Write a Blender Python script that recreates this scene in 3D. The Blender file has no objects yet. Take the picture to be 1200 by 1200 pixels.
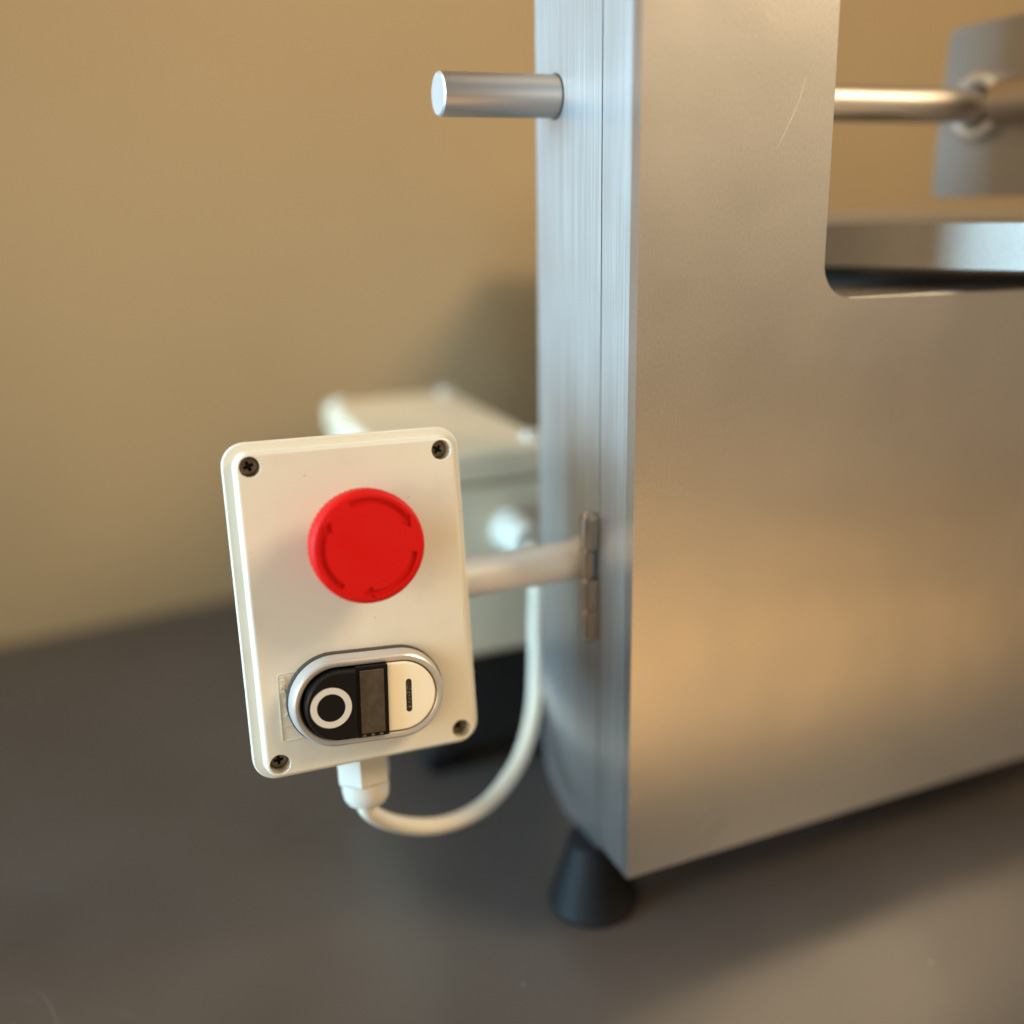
import bpy, bmesh, math, random
from mathutils import Vector, Matrix
from mathutils.geometry import interpolate_bezier

random.seed(7)
C = bpy.context.scene.collection
SC = bpy.context.scene
MM = 0.001
HT = 42.0            # the machine frame's origin (lower front corner of the column) is this far above the table, mm

# ------------------------------------------------------------------ camera
cam_d = bpy.data.cameras.new("camera")
cam = bpy.data.objects.new("camera", cam_d); C.objects.link(cam); SC.camera = cam
R_ = Vector((0.92438946, -0.38083562, -0.02163729)); U_ = Vector((0.13365271, 0.27023897, 0.95347147)); F_ = Vector((0.35726866, 0.88427096, -0.30070580))
m = Matrix((R_, U_, -F_)).transposed().to_4x4()
m.translation = Vector((-184.3, -324.3, 295.5 + HT)) * MM
cam.matrix_world = m
cam_d.sensor_width = 36; cam_d.lens = 33.6; cam_d.clip_start = 0.01; cam_d.clip_end = 50
cam_d.dof.use_dof = True; cam_d.dof.focus_distance = 0.376; cam_d.dof.aperture_fstop = 1.65

# ------------------------------------------------------------------ world, lamps, exposure
w = bpy.data.worlds.new("World"); SC.world = w; w.use_nodes = True
bg = w.node_tree.nodes["Background"]; bg.inputs[0].default_value = (1.0, 0.76, 0.50, 1); bg.inputs[1].default_value = 0.25
SC.view_settings.view_transform = 'Standard'; SC.view_settings.look = 'None'; SC.view_settings.exposure = 0.0; SC.view_settings.gamma = 1.0

def lamp(name, loc, target, size, size_y, power, col, spread=180):
    d = bpy.data.lights.new(name, 'AREA'); d.shape = 'RECTANGLE'; d.size = size; d.size_y = size_y
    d.energy = power; d.color = col; d.spread = math.radians(spread)
    o = bpy.data.objects.new(name, d); C.objects.link(o)
    o.location = loc; o.rotation_euler = (Vector(target) - Vector(loc)).to_track_quat('-Z', 'Y').to_euler()
    return o
WARM = (1.0, 0.75, 0.45); COOL = (0.44, 0.77, 1.0)
lamp("key_and_fill_lamp", (0.98, -0.80, 1.28), (0.0, 0.0, 0.15), 0.5, 0.5, 21, WARM)
lamp("key_and_fill_lamp", (-0.75, -0.05, 1.35), (-0.2, 0.3, 0.1), 0.7, 0.6, 3.5, WARM)  # added overhead fill that brightens the wall, no known fixture
lamp("room_fill", (-1.35, -1.15, 0.50), (-0.2, 0.5, 0.12), 0.9, 0.7, 9, WARM)  # added warm fill from the left for the lower wall
lamp("key_and_fill_lamp", (0.9, -1.9, 0.95), (1.0, -2.0, -0.85), 0.8, 0.8, 33, WARM, 110)  # added downlight on the unseen floor, for the glow reflected in the panel
lamp("room_fill", (2.1, -2.6, 0.76), (0.0, 0.0, 0.30), 2.6, 1.1, 4.4, WARM)  # added soft light, stands in for the room reflected in the column
lamp("window_light", (-1.25, 0.03, 0.46), (0.0, 0.08, 0.26), 0.74, 1.0, 8.6, COOL, 70)

SC.cycles.use_denoising = True
SC.cycles.max_bounces = 10

# ------------------------------------------------------------------ materials
def sock(nt, a, b): nt.links.new(a, b)
def mat(name, col, rough=0.5, metal=0.0, bump=0.0, bscale=300, var=0.0, vscale=30, coat=0.0, spec=0.5):
    M = bpy.data.materials.new(name); M.use_nodes = True; nt = M.node_tree; b = nt.nodes["Principled BSDF"]
    b.inputs["Base Color"].default_value = (*col, 1); b.inputs["Roughness"].default_value = rough; b.inputs["Metallic"].default_value = metal
    b.inputs["Coat Weight"].default_value = coat; b.inputs["Specular IOR Level"].default_value = spec
    tc = nt.nodes.new("ShaderNodeTexCoord")
    if bump:
        n = nt.nodes.new("ShaderNodeTexNoise"); n.inputs["Scale"].default_value = bscale; n.inputs["Detail"].default_value = 4
        sock(nt, tc.outputs["Object"], n.inputs["Vector"])
        bp = nt.nodes.new("ShaderNodeBump"); bp.inputs["Strength"].default_value = bump; bp.inputs["Distance"].default_value = 0.0004
        sock(nt, n.outputs["Fac"], bp.inputs["Height"]); sock(nt, bp.outputs["Normal"], b.inputs["Normal"])
    if var:
        n = nt.nodes.new("ShaderNodeTexNoise"); n.inputs["Scale"].default_value = vscale; n.inputs["Detail"].default_value = 5
        sock(nt, tc.outputs["Object"], n.inputs["Vector"])
        r = nt.nodes.new("ShaderNodeMapRange"); r.inputs["From Min"].default_value = 0.3; r.inputs["From Max"].default_value = 0.7
        r.inputs["To Min"].default_value = max(0.02, rough - var); r.inputs["To Max"].default_value = rough + var
        sock(nt, n.outputs["Fac"], r.inputs["Value"]); sock(nt, r.outputs["Result"], b.inputs["Roughness"])
    return M

def steel(name, col, rough, aniso=0.0, tangent='Z', lines=None, lstr=0.12, rvar=0.06, rot=0.0, dent=0.0, cvar=0.0):
    """brushed stainless steel; lines = mapping scale of the brush marks"""
    M = bpy.data.materials.new(name); M.use_nodes = True; nt = M.node_tree; b = nt.nodes["Principled BSDF"]
    b.inputs["Base Color"].default_value = (*col, 1); b.inputs["Metallic"].default_value = 1; b.inputs["Roughness"].default_value = rough
    tc = nt.nodes.new("ShaderNodeTexCoord")
    if lines:
        mp = nt.nodes.new("ShaderNodeMapping"); mp.inputs["Scale"].default_value = lines
        sock(nt, tc.outputs["Object"], mp.inputs["Vector"])
        n = nt.nodes.new("ShaderNodeTexNoise"); n.inputs["Scale"].default_value = 1; n.inputs["Detail"].default_value = 6; n.inputs["Roughness"].default_value = 0.65
        sock(nt, mp.outputs["Vector"], n.inputs["Vector"])
        bp = nt.nodes.new("ShaderNodeBump"); bp.inputs["Strength"].default_value = lstr; bp.inputs["Distance"].default_value = 0.00012
        sock(nt, n.outputs["Fac"], bp.inputs["Height"]); sock(nt, bp.outputs["Normal"], b.inputs["Normal"])
        n3 = nt.nodes.new("ShaderNodeTexNoise"); n3.inputs["Scale"].default_value = 16; n3.inputs["Detail"].default_value = 1.5; sock(nt, tc.outputs["Object"], n3.inputs["Vector"])
        bq = nt.nodes.new("ShaderNodeBump"); bq.inputs["Strength"].default_value = dent; bq.inputs["Distance"].default_value = 0.004
        sock(nt, n3.outputs["Fac"], bq.inputs["Height"]); sock(nt, bq.outputs["Normal"], bp.inputs["Normal"])
        if cvar:                                   # fine grain of the finish
            g = nt.nodes.new("ShaderNodeMapRange"); g.inputs["From Min"].default_value = 0.32; g.inputs["From Max"].default_value = 0.68
            g.inputs["To Min"].default_value = 1 - cvar; g.inputs["To Max"].default_value = 1 + cvar * 0.5; sock(nt, n.outputs["Fac"], g.inputs["Value"])
            vm = nt.nodes.new("ShaderNodeVectorMath"); vm.operation = 'SCALE'; vm.inputs[0].default_value = col; sock(nt, g.outputs["Result"], vm.inputs["Scale"])
            sock(nt, vm.outputs["Vector"], b.inputs["Base Color"])
        n2 = nt.nodes.new("ShaderNodeTexNoise"); n2.inputs["Scale"].default_value = 14; n2.inputs["Detail"].default_value = 6
        sock(nt, tc.outputs["Object"], n2.inputs["Vector"])
        ad = nt.nodes.new("ShaderNodeMath"); ad.operation = 'ADD'
        ml = nt.nodes.new("ShaderNodeMath"); ml.operation = 'MULTIPLY'; ml.inputs[1].default_value = 0.6
        sock(nt, n.outputs["Fac"], ml.inputs[0]); sock(nt, ml.outputs[0], ad.inputs[0]); sock(nt, n2.outputs["Fac"], ad.inputs[1])
        r = nt.nodes.new("ShaderNodeMapRange"); r.inputs["From Min"].default_value = 0.5; r.inputs["From Max"].default_value = 1.1
        r.inputs["To Min"].default_value = rough - rvar; r.inputs["To Max"].default_value = rough + rvar
        sock(nt, ad.outputs[0], r.inputs["Value"]); sock(nt, r.outputs["Result"], b.inputs["Roughness"])
    if aniso:
        b.inputs["Anisotropic"].default_value = aniso; b.inputs["Anisotropic Rotation"].default_value = rot
        t = nt.nodes.new("ShaderNodeTangent"); t.direction_type = 'UV_MAP'; t.uv_map = "UVMap"
        sock(nt, t.outputs["Tangent"], b.inputs["Tangent"])
    return M

M_panel = steel("brushed_steel_panel", (0.70, 0.69, 0.68), 0.34, 0.0, lines=(1300, 1300, 650), lstr=0.12, rvar=0.05, dent=0.25, cvar=0.10)
M_side = steel("brushed_steel_side", (0.68, 0.68, 0.68), 0.40, 0.5, 'Z', lines=(700, 700, 8), lstr=0.5, rvar=0.03, cvar=0.22)
M_rod = steel("turned_steel", (0.58, 0.53, 0.49), 0.42, 0.0, lines=(40, 900, 900), lstr=0.1)
M_table = steel("table_steel", (0.40, 0.38, 0.355), 0.60, 0.0, lines=(420, 420, 700), lstr=0.5, cvar=0.12, rvar=0.05)
M_hinge = steel("hinge_steel", (0.42, 0.365, 0.31), 0.24, 0.0, lines=(900, 900, 60), lstr=0.1)
M_plastic = mat("light_grey_plastic", (0.73, 0.71, 0.65), 0.34, bump=0.05, bscale=900, var=0.06)
nt = M_plastic.node_tree; b = nt.nodes["Principled BSDF"]; tc = nt.nodes.new("ShaderNodeTexCoord")
vo = nt.nodes.new("ShaderNodeTexVoronoi"); vo.inputs["Scale"].default_value = 95; vo.inputs["Randomness"].default_value = 1.0; sock(nt, tc.outputs["Object"], vo.inputs["Vector"])
n = nt.nodes.new("ShaderNodeTexNoise"); n.inputs["Scale"].default_value = 60; n.inputs["Detail"].default_value = 5; sock(nt, tc.outputs["Object"], n.inputs["Vector"])
r = nt.nodes.new("ShaderNodeMapRange"); r.inputs["From Min"].default_value = 0.03; r.inputs["From Max"].default_value = 0.065; r.inputs["To Min"].default_value = 0.55; r.inputs["To Max"].default_value = 0.0; sock(nt, vo.outputs["Distance"], r.inputs["Value"])
r2 = nt.nodes.new("ShaderNodeMapRange"); r2.inputs["From Min"].default_value = 0.55; r2.inputs["From Max"].default_value = 0.75; r2.inputs["To Max"].default_value = 0.16; sock(nt, n.outputs["Fac"], r2.inputs["Value"])
ad = nt.nodes.new("ShaderNodeMath"); ad.operation = 'ADD'; ad.use_clamp = True; sock(nt, r.outputs["Result"], ad.inputs[0]); sock(nt, r2.outputs["Result"], ad.inputs[1])
mx = nt.nodes.new("ShaderNodeMix"); mx.data_type = 'RGBA'; mx.inputs[6].default_value = (0.715, 0.675, 0.575, 1); mx.inputs[7].default_value = (0.40, 0.34, 0.27, 1); sock(nt, ad.outputs[0], mx.inputs[0]); sock(nt, mx.outputs[2], b.inputs["Base Color"])
M_base = mat("grey_plastic_base", (0.68, 0.66, 0.62), 0.42, bump=0.05, bscale=900)
M_gland = mat("grey_nylon", (0.60, 0.565, 0.49), 0.38)
M_cable = mat("grey_pvc_sheath", (0.74, 0.665, 0.54), 0.42, bump=0.05, bscale=500)
M_red = mat("red_plastic", (0.60, 0.003, 0.002), 0.5, bump=0.12, bscale=1200, var=0.08, vscale=90, spec=0.24)
M_black = mat("black_plastic", (0.006, 0.0055, 0.005), 0.32, bump=0.04, bscale=800, spec=0.25)
M_rubber = mat("black_rubber", (0.007, 0.007, 0.008), 0.55, bump=0.1, spec=0.2)
M_gasket = mat("dark_gasket", (0.045, 0.04, 0.035), 0.6)
M_silver = mat("silver_plastic", (0.62, 0.60, 0.57), 0.33, metal=0.55, bump=0.06, bscale=1500)
M_white = mat("cream_white_plastic", (0.92, 0.86, 0.70), 0.35, bump=0.03, bscale=900)
M_ring = mat("grey_white_print", (0.62, 0.60, 0.56), 0.5)
M_tube = mat("grey_painted_tube", (0.74, 0.72, 0.68), 0.5, metal=0.25, bump=0.06, bscale=700)
M_screw = steel("blackened_screw", (0.24, 0.21, 0.17), 0.38)
M_recess = mat("dark_recess", (0.012, 0.01, 0.009), 0.7)
M_zinc = steel("zinc_washer", (0.84, 0.86, 0.88), 0.42)
M_cut = steel("sawn_steel_end", (0.80, 0.80, 0.80), 0.55, lines=(900, 900, 900), lstr=0.3)
M_gauge = steel("dull_steel_plate", (0.42, 0.405, 0.39), 0.42, lines=(300, 300, 300), lstr=0.1)
M_jbox = mat("pale_grey_enclosure", (0.76, 0.66, 0.49), 0.45)
M_block = mat("black_block_paint", (0.012, 0.012, 0.013), 0.5)
M_scratch = steel("scratch_bright", (0.86, 0.82, 0.76), 0.5)
M_mark = mat("pale_scuff", (0.105, 0.097, 0.09), 0.6)
M_clear = mat("clear_tab", (0.11, 0.10, 0.085), 0.15)

# wall: tan paint, faint roller unevenness
M_wall = bpy.data.materials.new("tan_wall_paint"); M_wall.use_nodes = True
nt = M_wall.node_tree; b = nt.nodes["Principled BSDF"]; b.inputs["Roughness"].default_value = 0.6
tc = nt.nodes.new("ShaderNodeTexCoord"); n = nt.nodes.new("ShaderNodeTexNoise"); n.inputs["Scale"].default_value = 3.0; n.inputs["Detail"].default_value = 3
cr = nt.nodes.new("ShaderNodeValToRGB"); cr.color_ramp.elements[0].position = 0.3; cr.color_ramp.elements[1].position = 0.7
cr.color_ramp.elements[0].color = (0.375, 0.276, 0.155, 1); cr.color_ramp.elements[1].color = (0.42, 0.308, 0.173, 1)
sock(nt, tc.outputs["Object"], n.inputs["Vector"]); sock(nt, n.outputs["Fac"], cr.inputs["Fac"]); sock(nt, cr.outputs["Color"], b.inputs["Base Color"])

M_floor = mat("tan_floor", (0.52, 0.405, 0.27), 0.5)
# worktop: dark grey laminate with wear, dust specks and hairline scratches
M_top = bpy.data.materials.new("dark_laminate"); M_top.use_nodes = True
nt = M_top.node_tree; b = nt.nodes["Principled BSDF"]
tc = nt.nodes.new("ShaderNodeTexCoord")
n = nt.nodes.new("ShaderNodeTexNoise"); n.inputs["Scale"].default_value = 9; n.inputs["Detail"].default_value = 6
cr = nt.nodes.new("ShaderNodeValToRGB"); cr.color_ramp.elements[0].position = 0.3; cr.color_ramp.elements[1].position = 0.75
cr.color_ramp.elements[0].color = (0.064, 0.054, 0.049, 1); cr.color_ramp.elements[1].color = (0.086, 0.073, 0.067, 1)
sock(nt, tc.outputs["Object"], n.inputs["Vector"]); sock(nt, n.outputs["Fac"], cr.inputs["Fac"])
vo = nt.nodes.new("ShaderNodeTexVoronoi"); vo.inputs["Scale"].default_value = 34; sock(nt, tc.outputs["Object"], vo.inputs["Vector"])
lt = nt.nodes.new("ShaderNodeMath"); lt.operation = 'LESS_THAN'; lt.inputs[1].default_value = 0.035; sock(nt, vo.outputs["Distance"], lt.inputs[0])
mx = nt.nodes.new("ShaderNodeMix"); mx.data_type = 'RGBA'; mx.inputs[7].default_value = (0.20, 0.185, 0.17, 1)
sock(nt, lt.outputs[0], mx.inputs[0]); sock(nt, cr.outputs["Color"], mx.inputs[6]); sock(nt, mx.outputs[2], b.inputs["Base Color"])
r = nt.nodes.new("ShaderNodeMapRange"); r.inputs["From Min"].default_value = 0.3; r.inputs["From Max"].default_value = 0.7
r.inputs["To Min"].default_value = 0.26; r.inputs["To Max"].default_value = 0.36
sock(nt, n.outputs["Fac"], r.inputs["Value"]); sock(nt, r.outputs["Result"], b.inputs["Roughness"])

# tinted lens with a fine moulded grid
M_lens = bpy.data.materials.new("smoked_lens"); M_lens.use_nodes = True
nt = M_lens.node_tree; b = nt.nodes["Principled BSDF"]; b.inputs["Roughness"].default_value = 0.16; b.inputs["Coat Weight"].default_value = 0.6; b.inputs["Coat Roughness"].default_value = 0.08
tc = nt.nodes.new("ShaderNodeTexCoord")
wv = []
for ax in ('X', 'Z'):
    q = nt.nodes.new("ShaderNodeTexWave"); q.wave_type = 'BANDS'; q.bands_direction = ax; q.inputs["Scale"].default_value = 800; sock(nt, tc.outputs["Object"], q.inputs["Vector"]); wv.append(q)
ad = nt.nodes.new("ShaderNodeMath"); ad.operation = 'MULTIPLY'; sock(nt, wv[0].outputs["Fac"], ad.inputs[0]); sock(nt, wv[1].outputs["Fac"], ad.inputs[1])
ns = nt.nodes.new("ShaderNodeTexNoise"); ns.inputs["Scale"].default_value = 260; ns.inputs["Detail"].default_value = 5; sock(nt, tc.outputs["Object"], ns.inputs["Vector"])
m2 = nt.nodes.new("ShaderNodeMath"); m2.operation = 'MULTIPLY'; sock(nt, ad.outputs[0], m2.inputs[0]); sock(nt, ns.outputs["Fac"], m2.inputs[1])
cr = nt.nodes.new("ShaderNodeValToRGB"); cr.color_ramp.elements[0].color = (0.022, 0.016, 0.011, 1); cr.color_ramp.elements[1].color = (0.20, 0.155, 0.11, 1); cr.color_ramp.elements[1].position = 0.6
sock(nt, m2.outputs[0], cr.inputs["Fac"]); sock(nt, cr.outputs["Color"], b.inputs["Base Color"])
bp = nt.nodes.new("ShaderNodeBump"); bp.inputs["Strength"].default_value = 0.3; bp.inputs["Distance"].default_value = 0.0002; sock(nt, ad.outputs[0], bp.inputs["Height"]); sock(nt, bp.outputs["Normal"], b.inputs["Normal"])

# worn silver-on-black filling of the I mark
M_imark = bpy.data.materials.new("worn_mark"); M_imark.use_nodes = True
nt = M_imark.node_tree; b = nt.nodes["Principled BSDF"]; b.inputs["Roughness"].default_value = 0.45
tc = nt.nodes.new("ShaderNodeTexCoord"); n = nt.nodes.new("ShaderNodeTexNoise"); n.inputs["Scale"].default_value = 1500; n.inputs["Detail"].default_value = 3
cr = nt.nodes.new("ShaderNodeValToRGB"); cr.color_ramp.elements[0].position = 0.57; cr.color_ramp.elements[1].position = 0.66
cr.color_ramp.elements[0].color = (0.014, 0.012, 0.011, 1); cr.color_ramp.elements[1].color = (0.62, 0.58, 0.5, 1)
sock(nt, tc.outputs["Object"], n.inputs["Vector"]); sock(nt, n.outputs["Fac"], cr.inputs["Fac"]); sock(nt, cr.outputs["Color"], b.inputs["Base Color"])

# ------------------------------------------------------------------ helpers (all lengths in mm)
def obj(name, bm, mats, parent=None, smooth=True, angle=32, loc=None):
    bmesh.ops.recalc_face_normals(bm, faces=bm.faces)
    for v in bm.verts: v.co *= MM
    me = bpy.data.meshes.new(name); bm.to_mesh(me); bm.free()
    for mm in (mats if isinstance(mats, (list, tuple)) else [mats]): me.materials.append(mm)
    uv = me.uv_layers.new(name="UVMap")
    uv.data.foreach_set("uv", [c * 10 for l in me.loops for c in me.vertices[l.vertex_index].co[1:3]])      # u along Y, v along Z: brush direction
    if smooth:
        me.polygons.foreach_set("use_smooth", [True] * len(me.polygons)); me.set_sharp_from_angle(angle=math.radians(angle))
    o = bpy.data.objects.new(name, me); C.objects.link(o)
    if smooth:
        wm = o.modifiers.new("weighted_normals", 'WEIGHTED_NORMAL'); wm.mode = 'FACE_AREA'; wm.weight = 100; wm.keep_sharp = True
    if parent: o.parent = parent
    if loc: o.location = Vector(loc) * MM
    return o
def tag(o, label=None, cat=None, group=None, kind=None):
    for k, v in (("label", label), ("category", cat), ("group", group), ("kind", kind)):
        if v: o[k] = v
    return o
def thing(name, loc, label, cat, group=None):
    o = bpy.data.objects.new(name, None); C.objects.link(o); o.empty_display_size = 0.02; o.location = Vector(loc) * MM
    return tag(o, label, cat, group)

def rrect(hw, hh, r, n=8, cx=0, cz=0):
    out = []
    for (sx, sz, a0) in ((1, 1, 0), (-1, 1, 90), (-1, -1, 180), (1, -1, 270)):
        for i in range(n + 1):
            a = math.radians(a0 + 90 * i / n)
            out.append((cx + sx * (hw - r) + r * math.cos(a), cz + sz * (hh - r) + r * math.sin(a)))
    return out
def stadium(s, r, n=24):
    out = []
    for i in range(n + 1):
        a = math.radians(-90 + 180 * i / n); out.append((s + r * math.cos(a), r * math.sin(a)))
    for i in range(n + 1):
        a = math.radians(90 + 180 * i / n); out.append((-s + r * math.cos(a), r * math.sin(a)))
    return out
def circle(r, n=32, cx=0, cz=0): return [(cx + r * math.cos(2 * math.pi * i / n), cz + r * math.sin(2 * math.pi * i / n)) for i in range(n)]
def ring_verts(bm, pts, d):          # d = height in front of the lid face; local Y points away from the viewer
    return [bm.verts.new((p[0], -d, p[1])) for p in pts]
def bridge(bm, a, b_, mi=0):
    n_ = len(a)
    for i in range(n_):
        f = bm.faces.new((a[i], a[(i + 1) % n_], b_[(i + 1) % n_], b_[i])); f.material_index = mi
def loft(bm, loops, cap0=False, cap1=False, mi=0):
    vs = [ring_verts(bm, p, d) for p, d in loops]
    for a, b_ in zip(vs, vs[1:]): bridge(bm, a, b_, mi)
    if cap0: bm.faces.new(vs[0]).material_index = mi
    if cap1: bm.faces.new(vs[-1]).material_index = mi
    return vs
def fill(bm, loops, mi=0):           # planar face with holes, loops of existing verts
    es = []
    for lp in loops:
        for i in range(len(lp)):
            e = bm.edges.get((lp[i], lp[(i + 1) % len(lp)])) or bm.edges.new((lp[i], lp[(i + 1) % len(lp)]))
            es.append(e)
    r_ = bmesh.ops.triangle_fill(bm, edges=es, use_beauty=True, use_dissolve=False)
    for g in r_["geom"]:
        if isinstance(g, bmesh.types.BMFace): g.material_index = mi
def lathe(bm, prof, n=48, origin=(0, 0, 0), axis=(0, 0, 1), cap0=True, cap1=True, mi=0):
    ax = Vector(axis).normalized(); t = ax.orthogonal().normalized(); s = ax.cross(t); o = Vector(origin); rows = []
    for r, h in prof:
        rows.append([bm.verts.new(o + ax * h + (t * math.cos(2 * math.pi * i / n) + s * math.sin(2 * math.pi * i / n)) * r) for i in range(n)])
    for a, b_ in zip(rows, rows[1:]): bridge(bm, a, b_, mi)
    if cap0: bm.faces.new(rows[0]).material_index = mi
    if cap1: bm.faces.new(rows[-1]).material_index = mi
    return rows
def box(bm, x0, x1, y0, y1, z0, z1, bev=0, seg=2):
    vs = [bm.verts.new((x, y, z)) for x in (x0, x1) for y in (y0, y1) for z in (z0, z1)]
    fs = [(0, 1, 3, 2), (4, 6, 7, 5), (0, 4, 5, 1), (2, 3, 7, 6), (0, 2, 6, 4), (1, 5, 7, 3)]
    faces = [bm.faces.new([vs[i] for i in f]) for f in fs]
    if bev:
        es = list({e for f in faces for e in f.edges}); bmesh.ops.bevel(bm, geom=es, offset=bev, segments=seg, profile=0.5, affect='EDGES')
def tube(bm, pts, r, n=20, cap=True):
    P = [Vector(p) for p in pts]; rows = []; t_prev = None; nrm = None
    for i, p in enumerate(P):
        t = (P[min(i + 1, len(P) - 1)] - P[max(i - 1, 0)]).normalized()
        nrm = t.orthogonal().normalized() if nrm is None else (nrm - t * nrm.dot(t)).normalized()
        s = t.cross(nrm)
        rows.append([bm.verts.new(p + (nrm * math.cos(2 * math.pi * k / n) + s * math.sin(2 * math.pi * k / n)) * r) for k in range(n)])
    for a, b_ in zip(rows, rows[1:]): bridge(bm, a, b_)
    if cap: bm.faces.new(rows[0]); bm.faces.new(rows[-1])
def smooth_path(pts, k=10):
    P = [Vector(p) for p in pts]; out = []
    for i in range(len(P) - 1):
        a, b_ = P[i], P[i + 1]
        ta = (P[i + 1] - P[max(i - 1, 0)]) / 6 if i else (b_ - a) / 3
        tb = (P[min(i + 2, len(P) - 1)] - P[i]) / 6 if i + 2 < len(P) else (b_ - a) / 3
        out += interpolate_bezier(a, a + ta, b_ - tb, b_, k)[:-1]
    out.append(P[-1]); return out

# ------------------------------------------------------------------ setting: worktop and wall (machine frame, z + HT)
bm = bmesh.new(); box(bm, -1500, 1600, -150, 760, -38, 0, 1.5)
top_o = tag(obj("worktop", bm, M_top), kind="structure")
bm = bmesh.new()
def scuff(pts, w_):
    P = smooth_path([(x, y, 0.06) for x, y in pts], 8); L, Rr = [], []
    for i, p in enumerate(P):
        t = (P[min(i + 1, len(P) - 1)] - P[max(i - 1, 0)]).normalized(); s = Vector((-t.y, t.x, 0)) * w_ * (math.sin(math.pi * (i + .4) / len(P)) ** .7 + .1)
        L.append(bm.verts.new(p + s)); Rr.append(bm.verts.new(p - s))
    for i in range(len(P) - 1): bm.faces.new((L[i], L[i + 1], Rr[i + 1], Rr[i]))
scuff([(-262, 92), (-254, 80), (-250, 66), (-251, 50)], 0.4); scuff([(-254, 72), (-262, 84), (-276, 92)], 0.25); scuff([(-232, 66), (-222, 58), (-214, 50)], 0.3)
scuff([(-285, 196), (-262, 170), (-240, 150)], 0.5); scuff([(60, -95), (66, -80), (72, -66)], 0.3); scuff([(-150, 10), (-120, 2), (-95, -8)], 0.15)
for k in range(14):
    x, y = random.uniform(-300, 240), random.uniform(-110, 200); a = random.uniform(0, 6.3); l = random.uniform(8, 30)
    scuff([(x, y), (x + l * .5 * math.cos(a) + 1.5, y + l * .5 * math.sin(a)), (x + l * math.cos(a), y + l * math.sin(a))], 0.12)
o = obj("scuff_marks", bm, M_mark, top_o, smooth=False); o["kind"] = "stuff"
bm = bmesh.new(); box(bm, -3000, 4000, -3000, 900, -920, -900)
tag(obj("floor", bm, M_floor), kind="structure")
ang = math.radians(6.6); wd = Vector((math.cos(ang), math.sin(ang), 0)); wn = Vector((-wd.y, wd.x, 0)); wp = Vector((-309, 515, 0))
bm = bmesh.new(); q = []
for t in (0, 60):
    for a, z in ((-1400, 0), (1700, 0), (1700, 1500), (-1400, 1500)):
        p = wp + wd * a + wn * t; q.append(bm.verts.new((p.x, p.y, z)))
bm.faces.new(q[:4]); bm.faces.new(q[4:]); bridge(bm, q[:4], q[4:])
tag(obj("wall", bm, M_wall), kind="structure")

# ------------------------------------------------------------------ bone saw housing
saw = thing("bone_saw", (0, 0, 0), "brushed stainless steel saw housing with a tall column and a hinged side door", "machine")
UP = (0, 0, HT)
def lshape(x1, zt, xc, zn, r, n=16, z0=0):
    """outline of the C-shaped front: column to xc, body to x1, notch floor at zn, notch radius r"""
    pts = [(0, z0), (x1, z0), (x1, zn)]
    for i in range(n + 1):
        a = math.radians(-90 - 90 * i / n); pts.append((xc + r + r * math.cos(a), zn + r + r * math.sin(a)))
    return pts + [(xc, zt), (0, zt)]
bm = bmesh.new()
pts = lshape(385, 480, 87, 257.5, 15)
fr = [bm.verts.new((x, 0, z)) for x, z in pts]; bk = [bm.verts.new((x, 29.2, z)) for x, z in pts]
bm.faces.new(fr); bm.faces.new(bk); bridge(bm, fr, bk)
bm.edges.ensure_lookup_table()
e_left = [e for e in bm.edges if all(abs(v.co.x) < .01 and abs(v.co.y) < .01 for v in e.verts)]
notch = {v for v in fr[2:-1]}
e_notch = [e for e in bm.edges if e.verts[0] in notch and e.verts[1] in notch]
e_bot = [e for e in bm.edges if all(abs(v.co.z) < .01 and abs(v.co.y) < .01 for v in e.verts)]
bmesh.ops.bevel(bm, geom=e_notch, offset=4.5, segments=6, profile=0.5, affect='EDGES')
e_left = [e for e in bm.edges if e.is_valid and all(abs(v.co.x) < .01 and abs(v.co.y) < .01 for v in e.verts)]
bmesh.ops.bevel(bm, geom=e_left, offset=8.5, segments=8, profile=0.5, affect='EDGES')
e_bot = [e for e in bm.edges if e.is_valid and all(abs(v.co.z) < .01 and abs(v.co.y) < .01 for v in e.verts)]
bmesh.ops.bevel(bm, geom=e_bot, offset=2.5, segments=3, profile=0.5, affect='EDGES')
for f in bm.faces:
    c = f.calc_center_median()
    f.material_index = 1 if (c.x < 0.4 and c.y > 6) else 0
obj("front_shell", bm, [M_panel, M_side], saw, loc=UP, angle=40)

# side door: profile in YZ with a rounded lower rear corner, swept along X
bm = bmesh.new()
pr = [(30.1, -6), (30.1, 480), (95, 480)]
for i in range(9):
    a = math.radians(0 - 90 * i / 8); pr.append((95 - 27 + 27 * math.cos(a), -6 + 27 + 27 * math.sin(a)))
A = [bm.verts.new((0, y, z)) for y, z in pr]; B = [bm.verts.new((86.2, y, z)) for y, z in pr]
bm.faces.new(A); bm.faces.new(B); bridge(bm, A, B)
rim = [e for e in bm.edges if all(abs(v.co.x) < .01 for v in e.verts) and not all(abs(v.co.y - 30.1) < .01 for v in e.verts)]
bmesh.ops.bevel(bm, geom=rim, offset=3.0, segments=4, profile=0.5, affect='EDGES')
obj("side_door", bm, M_side, saw, loc=UP, angle=40)
bm = bmesh.new(); box(bm, 86.8, 385, 29.8, 95, -2, 256.5, 2, 3)
obj("lower_housing", bm, M_panel, saw, loc=UP)

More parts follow.
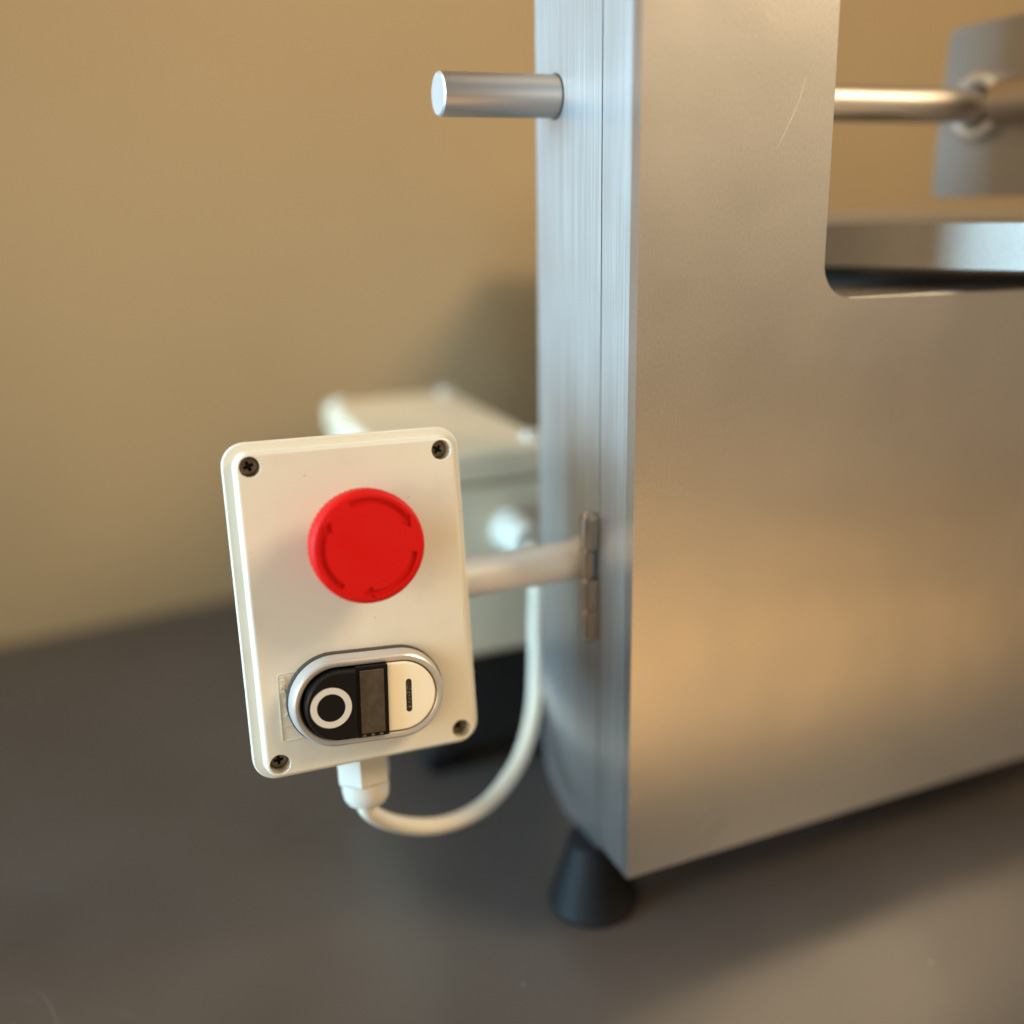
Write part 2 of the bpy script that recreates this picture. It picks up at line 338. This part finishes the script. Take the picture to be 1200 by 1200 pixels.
bm = bmesh.new(); box(bm, 190, 385, 308, 505, -2, 283, 3, 3); box(bm, 215, 385, 95.5, 307.5, -2, 252, 3, 3)  # unseen blocks behind the column, added to cast the diagonal wall shadow
obj("rear_shadow_block", bm, M_panel, saw, loc=UP)

# hinge on the seam
hg = bmesh.new()
zs = [108, 122.5, 137.5, 151.5, 167]
for a, b_ in zip(zs, zs[1:]):
    lathe(hg, [(3.0, a + 0.25), (3.5, a + 0.7), (3.5, b_ - 0.7), (3.0, b_ - 0.25)], 24, (-3.7, 34.6, 0))
lathe(hg, [(2.2, 108), (2.2, 167.8), (1.5, 168.6)], 16, (-3.7, 34.6, 0))
hinge = obj("hinge", hg, M_hinge, saw, loc=UP)
for a, b_ in ((108.4, 122.2), (122.8, 137.2), (151.8, 166.6)):
    lf = bmesh.new(); box(lf, -5.4, -0.05, 29.9, 34.4, a, b_, 0.5); obj("hinge_leaf", lf, M_hinge, hinge)
for a, b_ in ((108.4, 122.2), (137.8, 151.2)):
    lf = bmesh.new(); box(lf, -2.6, -0.05, 35.0, 44.0, a, b_, 0.5); obj("hinge_leaf", lf, M_hinge, hinge)

# arm carrying the control box
bm = bmesh.new(); lathe(bm, [(9.1, -74), (9.1, -3.2), (8.4, -2.2), (8.4, 0.6)], 48, (0, 48.5, 141.4), (1, 0, 0))
arm = obj("mounting_arm", bm, M_tube, saw, loc=UP)
bm = bmesh.new(); lathe(bm, [(9.0, -1.9), (10.2, -1.5), (10.2, 0.2)], 48, (0, 48.5, 141.4), (1, 0, 0)); obj("weld_collar", bm, M_tube, arm)

# rubber feet
def foot(x, y):
    bm = bmesh.new(); lathe(bm, [(20, 0), (22.5, 0.8), (23, 3), (21.5, 6), (15, 28), (12.5, 36), (12.5, HT - 5)], 48, (x, y, 0))
    return obj("foot", bm, M_rubber, saw)
foot(3, 40); foot(362, 40)

# scratches on the front sheet
def scratch(bm, pts, w_):
    P = smooth_path([(x, 0, z) for x, z in pts], 8); n_ = len(P); L, Rr = [], []
    for i, p in enumerate(P):
        t = (P[min(i + 1, n_ - 1)] - P[max(i - 1, 0)]).normalized(); s = Vector((-t.z, 0, t.x)); ww = w_ * (math.sin(math.pi * (i + .3) / n_) ** .6 * .8 + .1)
        L.append(bm.verts.new((p.x + s.x * ww, -0.03, p.z + s.z * ww))); Rr.append(bm.verts.new((p.x - s.x * ww, -0.03, p.z - s.z * ww)))
    for i in range(n_ - 1): bm.faces.new((L[i], L[i + 1], Rr[i + 1], Rr[i]))
bm = bmesh.new()
scratch(bm, [(72, 343), (69, 333), (63.5, 322), (60, 316)], 0.16)
scratch(bm, [(52, 364), (53, 361.5), (58, 360)], 0.12)
scratch(bm, [(14, 224), (12.5, 219), (11.5, 216)], 0.1)
scratch(bm, [(78, 291), (77.5, 288.5), (79.5, 286.5)], 0.1)
scratch(bm, [(225, 200), (222, 170), (217, 140), (213, 112)], 0.35)
scratch(bm, [(129, 22), (142, 30), (152, 35)], 0.5)
scratch(bm, [(35, 22), (39, 26), (44, 29)], 0.35); scratch(bm, [(36, 12), (42, 17), (49, 21)], 0.35)
for k in range(18):
    x, z = random.uniform(14, 84), random.uniform(150, 360); a = random.gauss(1.4, .35); l = random.uniform(2.5, 9)
    scratch(bm, [(x, z), (x + l * .5 * math.cos(a) + .15, z + l * .5 * math.sin(a)), (x + l * math.cos(a), z + l * math.sin(a))], 0.05)
o = obj("scratch_marks", bm, M_scratch, saw, smooth=False, loc=UP); o["kind"] = "stuff"

# ------------------------------------------------------------------ guide rod through the column, with gauge plate
rod = thing("guide_rod", (0, 73, 341 + HT), "horizontal steel rod poking out of both sides of the column near its top", "rod")
bm = bmesh.new(); lathe(bm, [(8.6, -51.2), (8.6, 0.2)], 48, (0, 0, 0), (1, 0, 0), cap0=False); rows = lathe(bm, [(7.9, -52), (8.6, -51.2)], 48, (0, 0, 0), (1, 0, 0), cap1=False, mi=1); obj("rod_end", bm, [M_rod, M_cut], rod)
bm = bmesh.new(); lathe(bm, [(8.2, 86), (8.2, 239)], 48, (0, 0, 0), (1, 0, 0)); obj("rod_bar", bm, M_rod, rod)
bm = bmesh.new(); lathe(bm, [(8.65, -0.3), (9.1, -0.3), (9.1, 0.3)], 32, (0, 0, 0), (1, 0, 0), cap0=False); obj("bushing", bm, M_black, rod)

gp = thing("gauge_plate", (241, 40, 297 + HT), "upright dull grey steel stop plate on the rod, right of the column", "plate")
bm = bmesh.new()
pl = rrect(60, 42, 6, 6); 
A = [bm.verts.new((0, x - (z) * 0.02, z + 42)) for x, z in pl]; B = [bm.verts.new((5, x - z * 0.02, z + 42)) for x, z in pl]
bm.faces.new(A); bm.faces.new(B); bridge(bm, A, B); obj("stop_face", bm, M_gauge, gp, angle=25)
bm = bmesh.new(); rows = lathe(bm, [(9.5, -2)] + [(13.2 + 4.0 * math.cos(math.radians(a)), -3.2 + 4.0 * math.sin(math.radians(a))) for a in range(200, 371, 15)] + [(17.2, -0.2), (9.5, -0.2)], 48, (0, 33, 44), (1, 0, 0), cap0=False, cap1=False); obj("collar", bm, M_zinc, gp)
bm = bmesh.new(); lathe(bm, [(9.5, 0), (10.5, -1), (10.5, -30), (9, -32)], 32, (-9, 15, 44), (0, 1, 0)); obj("clamp_knob", bm, M_rod, gp)

# ------------------------------------------------------------------ sliding table
st = thing("sliding_table", (230, 100, 266 + HT), "polished steel cutting table sticking out right of the column above the lower housing", "table")
edge = smooth_path([(110, 150, 0), (130, 100, 0), (144, 66, 0), (157, 36, 0), (168, 9, 0), (180, -16, 0), (192, -42, 0), (206, -76, 0), (222, -102, 0), (250, -112, 0)], 6)
outl = [(p.x, p.y) for p in edge] + [(430, -113), (430, 300), (110, 300)]
bm = bmesh.new()
A = [bm.verts.new((x - 230, y - 100, 0)) for x, y in outl]; B = [bm.verts.new((x - 230, y - 100, 19.8)) for x, y in outl]
bm.faces.new(A); top = bm.faces.new(B); bridge(bm, A, B)
bmesh.ops.bevel(bm, geom=list(top.edges), offset=2.4, segments=5, profile=0.5, affect='EDGES')
obj("table_top", bm, M_table, st, angle=50)

bm = bmesh.new(); box(bm, -60, 200, 90, 190, -8, -0.2, 1); obj("gap_block", bm, M_gauge, st)  # added block that keeps the gap under the table dark

# ------------------------------------------------------------------ rear junction box and the black block under it
jb = thing("junction_box", (-12, 240, 48 + HT), "pale grey plastic junction box behind the control box, with a cable gland", "box")
bm = bmesh.new(); box(bm, -45, 45, -89, 90, 0, 104, 5, 3); obj("box_body", bm, M_jbox, jb)
bm = bmesh.new(); box(bm, -46.5, 46.5, -90.5, 91.5, 104.4, 124, 4, 3); obj("box_lid", bm, M_jbox, jb)
for x, y in ((-38, 76), (-38, -76), (38, 76), (38, -76)):
    bm = bmesh.new(); lathe(bm, [(6, 123.6), (6, 127), (5, 128)], 20, (x, y, 0)); obj("screw_cap", bm, M_gland, jb)
bm = bmesh.new(); lathe(bm, [(13, 0.5), (13, -8), (11, -10), (11, -22), (8.5, -27), (5, -28)], 6 * 6, (19, -89, 76), (0, 1, 0)); obj("cable_gland", bm, M_gland, jb)
mo = thing("block", (10, 240, 0), "black block under the junction box at the back", "block")
bm = bmesh.new(); box(bm, -56, 40, -70, 90, 12, 86, 14, 4); obj("casing", bm, M_block, mo)
for x in (-40, 26):
    for y in (-50, 70):
        bm = bmesh.new(); box(bm, x - 10, x + 10, y - 10, y + 10, 0, 13, 2); obj("mount", bm, M_rubber, mo)

# ------------------------------------------------------------------ control box
LX = Vector((0.99951, -0.02540, -0.01824)).normalized(); LZ = Vector((0.02216, 0.16344, 0.98631)); LZ = (LZ - LX * LZ.dot(LX)).normalized(); LY = LZ.cross(LX)
cb = thing("control_box", (0, 0, 0), "light grey push-button box with a red emergency stop knob on a steel arm", "control box")
CB_C = Vector((-108.5, 25.8, 146.5 + HT)); OFF = Vector((0, 0, 67))
mt = Matrix((LX, LY, LZ)).transposed().to_4x4(); mt.translation = (CB_C - LZ * 67) * MM
cb.matrix_world = mt
def part(name, bm, mats, parent=cb, **k):
    return obj(name, bm, mats, parent, loc=OFF if parent is cb else None, **k)

HX, HZ = 37.6, 59.0
bm = bmesh.new()
vs = loft(bm, [(rrect(42.1, 63.3, 4.6), 0.0), (rrect(42.6, 63.8, 5.0), -0.25), (rrect(43.0, 64.2, 5.4), -0.95), (rrect(43.4, 64.6, 5.6), -5.8), (rrect(43.7, 64.9, 6.0), -6.0),
               (rrect(46.5, 67.0, 8.6, cx=-.4, cz=.6), -6.05), (rrect(46.9, 67.4, 9.0, cx=-.4, cz=.6), -6.3), (rrect(47.1, 67.6, 9.2, cx=-.4, cz=.6), -6.9), (rrect(47.1, 67.6, 9.2, cx=-.4, cz=.6), -9.0), (rrect(46, 66.5, 8, cx=-.4, cz=.6), -9.6), (rrect(41, 61, 6), -11.6)], cap1=True)
holes = []
for sx in (-1, 1):
    for sz in (-1, 1):
        h = [ring_verts(bm, circle(4.15 + g, 32, sx * HX, sz * HZ), d) for g, d in ((0.0, 0.0), (-0.18, -0.22), (-0.25, -7.6))]
        bridge(bm, h[0], h[1]); bridge(bm, h[1], h[2]); bm.faces.new(h[2]); holes.append(h[0])
fill(bm, [vs[0]] + holes)
part("lid", bm, M_plastic, angle=28)
# base, drafted, behind the lid
bm = bmesh.new(); loft(bm, [(rrect(40, 60.5, 6), -11.4), (rrect(39, 59.5, 6), -42), (rrect(37, 57.5, 5), -44)], cap0=True, cap1=True); part("base", bm, M_base)

# screws: recessed cross head
def screw(x, z, rot):
    bm = bmesh.new()
    c4 = []; a_, b_ = 0.55, 2.0
    for k in range(4):
        t = math.radians(90 * k + rot)
        for px, pz in ((b_, -a_), (b_, a_), (a_ * 1.25, a_ * 1.25)):
            c4.append((px * math.cos(t) - pz * math.sin(t), px * math.sin(t) + pz * math.cos(t)))
    o0 = ring_verts(bm, circle(3.75, 32), -5.6 - 0.9); o1 = ring_verts(bm, circle(3.6, 32), -5.6 - 0.35); o2 = ring_verts(bm, circle(3.0, 32), -5.6)
    bridge(bm, o0, o1); bridge(bm, o1, o2)
    i0 = ring_verts(bm, c4, -5.6); i1 = ring_verts(bm, [(p[0] * .7, p[1] * .7) for p in c4], -7.2)
    fill(bm, [o2, i0]); bridge(bm, i0, i1, 1); bm.faces.new(i1).material_index = 1
    lo = ring_verts(bm, circle(3.75, 32), -7.55); bridge(bm, o0, lo); bm.faces.new(lo)
    o = part("screw", bm, [M_screw, M_recess]); o.location = (OFF + Vector((x, 0, z))) * MM
for x, z, rt in ((-HX, HZ, 20), (HX, HZ, 55), (-HX, -HZ, 5), (HX, -HZ, 35)): screw(x, z, rt)

# moulded frame and lettering on the lid
bm = bmesh.new()
def bar(p, q_, w_=0.17, h=0.32):
    p, q_ = Vector((p[0], 0, p[1])), Vector((q_[0], 0, q_[1])); t = (q_ - p).normalized(); s = Vector((-t.z, 0, t.x)) * w_
    a = [p + s, p - s, q_ - s, q_ + s]; A = [bm.verts.new((v.x, 0.03, v.z)) for v in a]; B = [bm.verts.new((v.x, -h, v.z)) for v in a]
    bridge(bm, A, B); bm.faces.new(B)
cnr = [(-35.4 + 1.4 - 1.4 * math.cos(math.radians(18 * i)), -24.0 + 1.4 * math.sin(math.radians(18 * i))) for i in range(6)]
path = [(-35.7, -49.6)] + cnr + [(-24, -22.5)]
for a, b_ in zip(path, path[1:]): bar(a, b_)
bar((-35.5, -43.9), (-24, -43.4)); bar((-34.9, -49.9), (-24, -49.4))
part("moulded_frame", bm, M_plastic, smooth=False)
def lettering(txt, size, x, z):
    cu = bpy.data.curves.new("lettering", 'FONT'); cu.body = txt; cu.size = size; cu.extrude = 0.45; cu.resolution_u = 3; cu.offset = 0.06
    to = bpy.data.objects.new("tmp", cu); C.objects.link(to); bpy.context.view_layer.update()
    me = bpy.data.meshes.new_from_object(to.evaluated_get(bpy.context.evaluated_depsgraph_get())); bpy.data.objects.remove(to)
    bm = bmesh.new(); bm.from_mesh(me); bpy.data.meshes.remove(me)
    for v in bm.verts: v.co = Vector((x + v.co.y, -0.02 - v.co.z, z - v.co.x))      # reads downwards, tops of the letters to the right
    return part("lettering", bm, M_plastic, smooth=False)
lettering("ITALY", 2.7, -34.7, -23.5)
lettering("IP 56", 3.7, -33.5, -32.8)

# emergency stop: skirt and neck > mushroom cap
EX, EZ = -0.2, 27.7
bm = bmesh.new()
loft(bm, [(circle(16.5, 48), 0.0), (circle(16.5, 48), 1.6), (circle(15.4, 48), 2.2), (circle(13.0, 48), 2.4), (circle(12.6, 48), 17.2)], cap1=True)
es = part("emergency_stop", bm, M_red); es.location = (OFF + Vector((EX, 0, EZ))) * MM
bm = bmesh.new()
N = 180
def knurl(r, a): return [(math.cos(2 * math.pi * i / N) * (r - (a if i % 3 == 0 else 0)), math.sin(2 * math.pi * i / N) * (r - (a if i % 3 == 0 else 0))) for i in range(N)]
L_ = loft(bm, [(knurl(12, 0), 15.6), (knurl(19.6, 0), 16.0), (knurl(20.9, 0.0), 16.9), (knurl(21.4, 0.28), 17.8), (knurl(21.5, 0.28), 24.6), (knurl(21.3, 0), 25.5), (knurl(20.9, 0), 26.3), (knurl(20.4, 0), 26.75), (knurl(19.8, 0), 27.0)], cap0=True)
face_r = L_[-1]; hl = []
for a0 in (110, 232, -12):
    out = []; a1 = a0 - 77; at = a0 - 91
    P = lambda r, a: (r * math.cos(math.radians(a)), r * math.sin(math.radians(a)))
    k = 16
    for i in range(k + 1): out.append(P(18.5, a0 + (a1 - a0) * i / k))
    out += [P(19.5, a1 + 1.0), P(17.3, at), P(14.7, a1 - 2.0), P(16.3, a1)]
    for i in range(1, k + 1): out.append(P(16.3, a1 + (a0 - a1) * i / k))
    lp = ring_verts(bm, out, 27.0); fl = ring_verts(bm, [(x * (1 + .0), z * (1 + .0)) for x, z in out], 25.85)
    bridge(bm, lp, fl); hl.append(lp); fill(bm, [fl])
fill(bm, [face_r] + hl)
obj("mushroom_cap", bm, M_red, es, angle=38)

# twin push button: gasket, silver bezel > stop button, lens, start button
BX, BZ, BR = -1.6, -36.0, math.radians(3.0)
bm = bmesh.new(); loft(bm, [(stadium(13.0, 18.6), -0.02), (stadium(13.0, 18.6), 2.9), (stadium(13.0, 18.0), 3.2)], cap1=True)
gk = part("seal", bm, M_gasket)
bm = bmesh.new()
loft(bm, [(stadium(12.9, 18.1), 3.1), (stadium(12.9, 18.2), 3.5), (stadium(12.8, 17.6), 8.2), (stadium(12.8, 17.1), 9.2), (stadium(12.8, 16.4), 9.6), (stadium(12.8, 15.3), 9.5), (stadium(12.8, 14.7), 9.1), (stadium(12.8, 14.4), 8.3), (stadium(12.8, 14.4), 3.0)], cap1=True)
bz = part("button_bezel", bm, M_silver)
for o in (gk, bz):
    o.location = (OFF + Vector((BX, 0, BZ))) * MM; o.rotation_euler = (0, BR, 0)
def dshape(x_flat, s, r, side, n=24, rc=0.6):
    """half stadium: rounded towards side, straight edge at x_flat"""
    pts = []
    for i in range(n + 1):
        a = math.radians(-90 + 180 * i / n); pts.append((side * (s + r * math.cos(a)), r * math.sin(a)))
    pts += [(x_flat, r - 0.0), (x_flat, -r + 0.0)]
    return pts
bm = bmesh.new()
v = loft(bm, [(dshape(-5.9, 12.2, 13.9, -1), 4.0), (dshape(-5.9, 12.2, 13.7, -1), 12.4), (dshape(-6.1, 12.2, 13.4, -1), 13.2), (dshape(-6.4, 12.2, 12.9, -1), 13.5)], cap1=True)
for rr in (1,):
    a = ring_verts(bm, circle(8.0, 48, -16.1, 0), 13.56); b_ = ring_verts(bm, circle(5.5, 48, -16.1, 0), 13.56); a0 = ring_verts(bm, circle(8.02, 48, -16.1, 0), 13.4); b0 = ring_verts(bm, circle(5.48, 48, -16.1, 0), 13.4)
    bridge(bm, a, b_, 1); bridge(bm, a0, a, 1); bridge(bm, b_, b0, 1)
obj("stop_button", bm, [M_black, M_ring], bz, angle=30)
bm = bmesh.new()
loops = [(dshape(7.0, 12.7, 14.0, 1), 4.0), (dshape(7.0, 12.7, 13.95, 1), 9.3), (dshape(7.2, 12.7, 13.6, 1), 9.75), (dshape(7.5, 12.7, 13.2, 1), 9.9)]
v = loft(bm, loops)
sl = [(15.6 + p[1], p[0]) for p in stadium(5.6, 1.2, 10)]
h0 = ring_verts(bm, sl, 9.9); h1 = ring_verts(bm, sl, 9.35); bridge(bm, h0, h1, 1); fill(bm, [h1], 1); fill(bm, [v[-1], h0])
obj("start_button", bm, [M_white, M_imark], bz, angle=30)
bm = bmesh.new(); box(bm, -5.75, 6.9, -11.6, -3.5, -14.4, 14.3, 0.35); obj("lens_frame", bm, M_black, bz)
bm = bmesh.new(); box(bm, -4.5, 5.2, -12.5, -11.4, -12.6, 13.0, 0.4); obj("indicator_lens", bm, M_lens, bz)
for z in (-13.55,):
    for x in (-3.2, 0.2, 3.6):
        bm = bmesh.new(); box(bm, x - 0.7, x + 0.7, -12.0, -11.4, z - 0.4, z + 0.5, 0.12); obj("lens_tab", bm, M_clear, bz)

# cable gland under the box: hexagon and dome
bm = bmesh.new()
gx, gd = -0.8, 23.0
def hexa(r, z, n=6, tw=12): return [bm.verts.new((gx + r * math.cos(math.radians(360 / n * i + tw)), gd + r * math.sin(math.radians(360 / n * i + tw)), z)) for i in range(n)]
a = hexa(8.5, -59, 36); b_ = hexa(8.5, -66, 36); bridge(bm, a, b_)
h0 = hexa(11.6, -66.2); h1 = hexa(11.9, -67); h2 = hexa(11.9, -81); h3 = hexa(11.2, -81.8)
bm.faces.new(h0); bridge(bm, h0, h1); bridge(bm, h1, h2); bridge(bm, h2, h3); bm.faces.new(h3)
rows = [hexa(r, z, 48) for r, z in ((10.3, -81.5), (10.2, -86), (9.6, -89.5), (8.0, -92), (6.0, -93), (5.2, -92.8))]
for p, q_ in zip(rows, rows[1:]): bridge(bm, p, q_)
bm.faces.new(rows[-1])
part("cable_gland", bm, M_gland, angle=25)

# ------------------------------------------------------------------ cable between the two glands
g0 = cb.matrix_world @ (Vector((gx, gd, -84 + 67)) * MM) / MM; g1 = cb.matrix_world @ (Vector((gx, gd, -96 + 67)) * MM) / MM
pts = [g0, g1] + [(x, y, z + HT) for x, y, z in ((-95, 42.5, 29.5), (-72.3, 48, 19.3), (-46.2, 60, 15.7), (-22.5, 76, 23.5), (-7.5, 91, 39.1), (0.2, 103, 58.1), (5, 113, 82.2), (7, 116, 102), (7.2, 121, 119), (7.2, 134, 124))]
bm = bmesh.new(); tube(bm, smooth_path(pts, 12), 3.8, 24)
tag(obj("power_cable", bm, M_cable), "light grey cable looping from under the control box up behind the steel arm", "cable")

bpy.context.view_layer.update()
